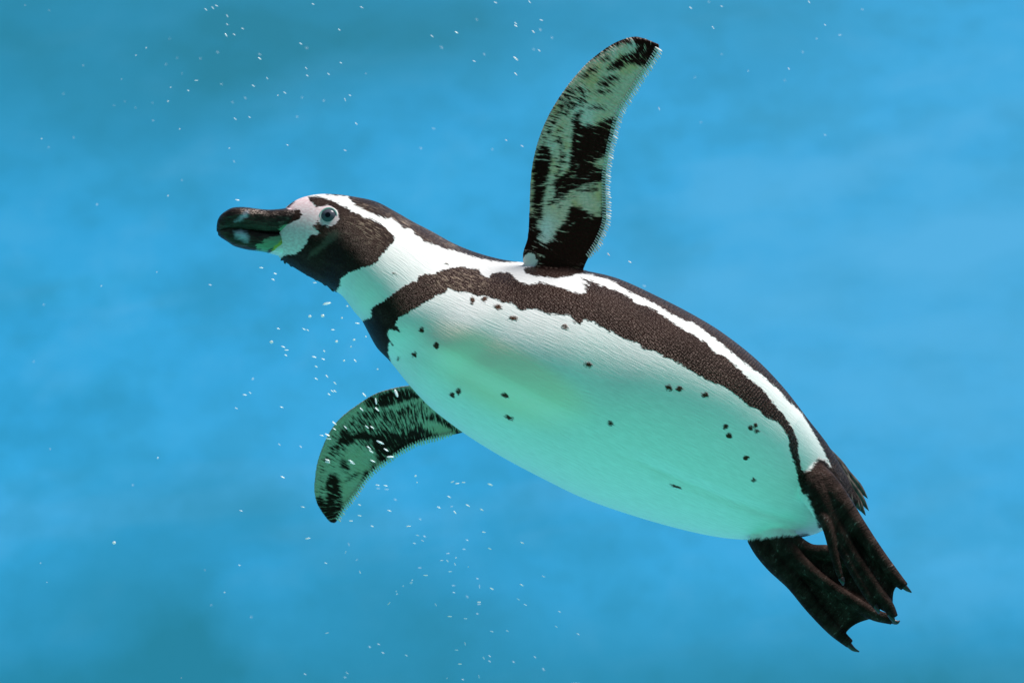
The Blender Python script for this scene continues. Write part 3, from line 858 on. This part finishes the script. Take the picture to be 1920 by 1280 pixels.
def tufts():
    VV, FF, o = [], [], 0
    for x, y, a, l, d in [(606, 529, 55, 16, -20), (616, 535, 50, 18, -24), (625, 540, 48, 20, -26), (630, 537, 40, 18, -40), (634, 530, 32, 18, -52), (640, 522, 25, 16, -60), (621, 540, 55, 16, -14), (650, 514, 20, 14, -70),
                          (534, 489, 85, 12, -22), (530, 486, 150, 9, -26), (545, 496, 60, 10, -22), (575, 513, 50, 12, -22), (590, 521, 50, 13, -22)]:
        a = math.radians(a)
        z = d
        v, f = feather_blade((x - 9 * math.cos(a), y - 9 * math.sin(a), z), (x + l * .55 * math.cos(a), y + l * .55 * math.sin(a), z), 2.6, 1.2, n=5)
        VV.append(v); FF += [tuple(i + o for i in g) for g in f]; o += len(v)
    ob = child("throat_tuft", mesh("throat_tuft", W(np.vstack(VV)), FF), quill("tuft_dark", (.010, .006, .006), (.02, .012, .01)))
    ob["kind"] = "stuff"
tufts()

# ------------------------------------------------------------------ air bubbles: x, y, length, slant (999 = round), faint
BUBBLES = [(490,502,9,8,0),(516,513,8,20,0),(512,524,8,25,0),(590,530,8,0,0),(613,569,18,-12,0),(581,593,9,999,0),(605,592,10,999,0),(651,574,6,999,0),
    (641,596,6,999,0),(670,606,10,10,0),(522,616,7,25,0),(570,617,8,30,0),(577,619,6,30,0),(624,618,8,0,0),(509,641,10,999,0),(531,650,9,20,0),
    (537,656,9,0,0),(536,666,7,30,0),(631,640,8,999,0),(664,637,7,999,0),(658,650,5,999,0),(686,631,5,999,0),(608,658,6,50,0),(589,669,10,15,0),
    (606,673,8,25,0),(593,687,7,30,0),(645,676,6,999,0),(666,676,8,45,0),(613,705,8,50,0),(593,710,8,35,0),(628,718,8,45,0),(623,733,8,40,0),
    (628,733,8,40,0),(617,739,7,40,0),(708,692,5,999,0),(474,710,9,999,1),(683,740,12,45,0),(459,740,9,10,0),(469,736,7,35,0),(443,765,7,30,0),
    (528,763,8,20,0),(524,833,7,40,0),(564,837,7,40,0),(530,894,10,25,0),(452,957,8,20,0),(568,950,9,8,0),(627,793,12,40,0),(627,804,9,30,0),
    (603,816,9,10,0),(614,815,12,25,0),(616,822,12,10,0),(648,801,10,45,0),(678,767,11,45,0),(614,862,12,20,0),(614,866,12,15,0),(658,864,12,25,0),
    (661,868,12,20,0),(674,946,7,25,0),(674,966,9,12,0),(658,976,8,5,0),(743,737,18,70,0),(705,752,14,80,0),(707,767,12,45,0),(698,801,10,35,0),
    (688,800,10,40,0),(713,829,18,25,0),(724,843,12,30,0),(732,856,16,0,0),(699,864,12,25,0),(692,839,11,40,0),(696,846,11,35,0),(708,909,9,10,0),
    (723,910,9,10,0),(709,915,9,5,1),(725,917,9,5,1),(779,892,6,999,0),(782,904,4,999,0),(741,936,8,30,1),(730,957,9,15,0),(698,986,8,20,0),
    (766,986,10,-5,0),(577,1009,11,-10,0),(783,1003,8,20,0),(792,1013,7,25,0),(796,1005,8,30,1),(777,1018,7,20,0),(648,1035,6,-70,0),(611,1055,7,25,0),
    (654,1020,8,70,1),(675,1072,7,65,0),(798,1078,10,0,0),(787,1064,9,0,1),(788,973,7,30,1),(669,1049,6,-40,1),(848,903,8,-20,0),(857,906,8,-10,0),
    (869,904,8,0,0),(919,908,12,22,0),(842,931,9,28,0),(823,951,9,25,0),(847,949,7,-15,1),(853,960,9,50,0),(877,947,10,28,0),(903,955,10,28,0),
    (907,997,8,10,0),(876,1012,8,20,1),(870,1029,8,5,1),(840,1037,9,0,1),(918,1028,9,25,0),(979,1017,9,25,0),(855,1045,6,999,0),(828,1050,8,0,0),
    (839,1051,7,45,0),(853,1057,7,65,0),(878,1062,4,999,0),(844,1071,8,0,0),(771,1092,8,999,0),(773,1087,5,999,0),(756,1098,5,999,0),(743,1108,5,999,0),
    (744,1113,5,999,1),(729,1131,9,-50,0),(817,1133,8,60,0),(850,1097,8,0,1),(851,1110,8,20,1),(843,1155,10,3,0),(613,1186,8,-15,0),(710,1207,8,25,1),
    (693,1212,7,30,1),(718,1223,8,25,1),(762,1228,7,30,0),(651,1261,7,30,0),(647,1269,7,20,1),(572,1263,8,30,1),(838,1271,4,999,0),(922,1103,10,28,0),
    (978,1096,9,30,0),(1019,1080,8,20,0),(895,1084,7,30,1),(899,1099,10,80,1),(876,1118,8,45,1),(898,1128,9,0,0),(898,1132,9,0,1),(895,1150,7,20,1),
    (972,1123,8,35,0),(985,1133,8,28,0),(1049,1146,7,30,0),(1043,1174,7,35,0),(1084,1188,8,35,0),(873,1159,8,5,0),(922,1183,8,15,0),(951,1182,6,45,0),
    (872,1206,8,75,0),(856,1218,8,5,0),(907,1233,7,60,0),(918,1229,8,35,1),(918,1239,8,30,1),(862,1244,9,0,0),(1003,1231,8,45,1),(963,1240,7,40,1),
    (1019,1254,9,45,1),(868,1273,7,20,1),(898,1268,8,75,0),(386,18,8,40,0),(399,15,8,45,0),(406,11,8,30,0),(426,30,7,55,0),(426,46,6,40,0),
    (455,54,7,25,0),(424,66,9,55,0),(439,65,7,35,0),(408,98,7,50,1),(274,90,5,999,0),(255,104,5,999,0),(320,164,5,999,0),(353,170,6,30,0),(368,151,8,0,0),
    (315,190,6,999,0),(415,158,6,30,1),(436,192,6,30,1),(460,184,8,45,1),(441,223,8,40,0),(468,220,6,35,0),(337,242,5,999,0),(78,260,5,999,0),
    (91,276,5,999,1),(138,258,5,999,1),(119,176,5,999,1),(287,226,6,0,1),(430,278,5,999,0),(439,303,7,50,1),(286,193,4,999,1),(214,198,4,999,1),
    (234,190,4,999,1),(254,202,4,999,1),(376,110,5,999,1),(332,109,4,999,1),(311,121,5,999,1),(156,123,5,999,1),(341,138,4,999,1),(318,73,4,999,1),
    (475,161,8,30,0),(92,20,4,999,1),(47,10,4,999,1),(228,149,4,999,1),(587,8,7,25,0),(678,14,8,28,0),(636,56,7,35,0),(564,82,8,30,0),(575,90,7,30,1),
    (487,102,8,30,1),(487,110,9,35,0),(639,118,6,30,0),(616,139,7,40,0),(574,128,7,50,0),(576,142,7,30,0),(501,147,6,45,0),(521,179,5,999,0),
    (534,174,8,30,0),(566,183,5,999,1),(647,187,8,65,0),(656,179,6,30,0),(668,232,8,45,0),(539,272,6,30,0),(647,282,7,25,0),(686,138,4,999,1),
    (607,189,6,999,1),(557,219,6,999,1),(929,5,8,25,0),(993,4,8,45,0),(894,37,6,40,1),(856,61,9,30,0),(810,68,8,40,0),(828,89,9,40,1),(967,44,8,40,0),
    (967,49,9,35,0),(1015,38,8,20,0),(1000,60,9,45,0),(1013,56,8,50,1),(1011,95,8,40,0),(1001,93,7,50,1),(967,110,13,40,0),(967,139,9,45,0),
    (908,102,8,55,1),(889,115,8,25,0),(813,241,8,20,1),(789,278,8,25,1),(949,263,6,30,0),(979,274,8,30,0),(923,280,6,999,1),(1035,71,6,50,1),
    (1295,15,8,35,0),(1353,12,6,25,0),(1329,4,6,20,1),(1517,4,7,45,0),(1617,18,6,20,1),(1547,47,6,40,0),(1575,66,9,10,1),(1337,52,8,50,0),
    (1353,102,5,999,1),(1505,98,6,40,1),(1479,129,7,55,0),(1403,133,5,999,1),(1471,151,5,60,1),(1236,204,8,65,0),(1314,230,5,999,1),(1303,145,5,999,1),
    (1547,253,7,20,1),(1531,73,5,999,1),(315,367,6,999,0),(294,510,4,999,0),(190,536,5,999,0),(394,534,7,15,0),(82,571,6,999,1),(182,383,7,999,1),
    (341,338,5,999,1),(296,858,6,999,0),(63,678,5,999,1),(94,841,5,999,1),(249,909,6,999,1),(214,1017,10,999,0),(76,1055,4,999,0),(88,1091,3,999,0),
    (384,1068,4,999,1),(449,1059,6,15,0),(421,1110,5,999,0),(396,1134,5,999,1),(471,1156,6,999,1),(340,1270,3,999,0),(1141,477,8,45,0),(1181,491,8,30,0),
    (1208,536,9,25,1),(1080,1282,24,3,0),(445,375,10,10,0),]

def bubbles():
    m = NT("air_bubble")
    d_ = m.n("ShaderNodeBsdfDiffuse"); t_ = m.n("ShaderNodeBsdfTranslucent"); g_ = m.n("ShaderNodeBsdfGlossy")
    d_.inputs[0].default_value = t_.inputs[0].default_value = (.95, .96, .97, 1)
    g_.inputs["Roughness"].default_value = .25
    m1 = m.n("ShaderNodeMixShader"); m2 = m.n("ShaderNodeMixShader")
    m1.inputs[0].default_value = .55
    m2.inputs[0].default_value = .12
    m.t.links.new(d_.outputs[0], m1.inputs[1]); m.t.links.new(t_.outputs[0], m1.inputs[2])
    m.t.links.new(m1.outputs[0], m2.inputs[1]); m.t.links.new(g_.outputs[0], m2.inputs[2])
    m.t.links.new(m2.outputs[0], m.t.nodes["Material Output"].inputs[0])
    def clear(name, f):                   # small bubbles let the water behind them show
        mm = m.m.copy(); mm.name = name
        t = mm.node_tree
        tr = t.nodes.new("ShaderNodeBsdfTransparent"); mx = t.nodes.new("ShaderNodeMixShader")
        mx.inputs[0].default_value = f
        src = t.nodes["Material Output"].inputs[0].links[0].from_socket
        t.links.new(src, mx.inputs[1]); t.links.new(tr.outputs[0], mx.inputs[2])
        t.links.new(mx.outputs[0], t.nodes["Material Output"].inputs[0])
        return mm
    bm = bmesh.new()
    bmesh.ops.create_icosphere(bm, subdivisions=2, radius=1)
    me = bpy.data.meshes.new("bubble")
    bm.to_mesh(me); bm.free()
    me.polygons.foreach_set("use_smooth", [True] * len(me.polygons))
    me2, me3 = me.copy(), me.copy()
    me.materials.append(m.m)
    me2.materials.append(clear("clear_bubble", .62))
    me3.materials.append(clear("faint_bubble", .70))
    def zone(x, y):
        if 1085 < x < 1215 and 440 < y < 560: return "by the raised flipper's root", 60
        if x < 480 and y < 335: return "in the top left corner", 200
        if y < 335 and x < 800: return "high above the penguin's head", 150
        if y < 335 and x < 1100: return "left of the raised flipper", 150
        if y < 420 and x >= 1100: return "right of the raised flipper", 200
        if x < 500 and y < 690 and not (x > 470 and y > 470): return "left of the beak", 150
        if 470 <= x < 735 and y < 775 and not (y > 690 and x > 650): return "below the throat and breast", -250
        if 588 <= x < 800 and 720 <= y < 900: return "in front of the lower flipper", -230
        if x < 600 and y < 985: return "left of the lower flipper", 100
        if x < 545: return "in the bottom left corner", 180
        if y < 945: return "just under the belly", -260
        if x > 900: return "in open water below the belly", -260
        if y < 1060: return "below the lower flipper tip", -260
        return "near the bottom edge", -260
    ORD = ["leftmost", "second from the left", "third from the left", "fourth from the left", "fifth from the left", "sixth from the left", "seventh from the left", "eighth from the left"]
    members = {}
    special = {(214, 1017): "largest round white bubble, alone in open water at the lower left",
               (613, 569): "long flat bright bubble just below the throat, biggest of its cluster",
               (446, 375): "small bright bubble just above the tip of the beak",
               (445, 375): "small bright bubble just above the tip of the beak",
               (1080, 1282): "wide white bubble cut off by the bottom edge of the picture"}
    for x, y, l, ang, faint in BUBBLES:
        zn, base = zone(x, y)
        d = base + rng.uniform(-30, 30)
        if faint: d = base + rng.uniform(420, 900)
        if zn.startswith("in front"): d = base + rng.uniform(-30, 30)
        o = bpy.data.objects.new("bubble", me3 if faint else (me2 if (base > 90 and l < 9) or (y > 1000 and l < 9) else me))
        k = (DIST + d * PX) / DIST * PX
        o.location = W((x, y, d))
        if ang == 999:
            s = l * .33 * k
            o.scale = (s, s, s * .86)
            shape = "round"
        else:
            o.scale = (l * .46 * k, l * .3 * k, max(l * .11, .95) * k)
            o.rotation_euler = (rng.uniform(-.12, .12), math.radians(ang), rng.uniform(-.3, .3))
            shape = "slanted" if abs(ang) > 12 else "level"
        look = ("faint " if faint else "bright ") + shape
        grp = "%s bubbles %s" % (look, zn)
        tag(o, special.get((x, y)), "bubble", grp)
        if faint: o.scale = [v * .85 for v in o.scale]
        if (x, y) in special: o["group"] = "air bubbles in the water"
        else: members.setdefault(grp, []).append((x, y, o))
        COL.objects.link(o)
    # each bubble told apart by its place among those that look like it
    for grp, L in members.items():
        L.sort(key=lambda t: (t[0], t[1]))
        n = len(L)
        for i, (x, y, o) in enumerate(L):
            if n == 1: o["label"] = grp.replace(" bubbles ", " bubble ") + ", the only one of its kind there"
            elif i < 8 and i < n - 1: o["label"] = "%s of the %s" % (ORD[i], grp)
            elif n - 1 - i < 8: o["label"] = "%s of the %s" % (ORD[n - 1 - i].replace("left", "right"), grp)
            else: o["label"] = "one of the middle %s" % grp
bubbles()
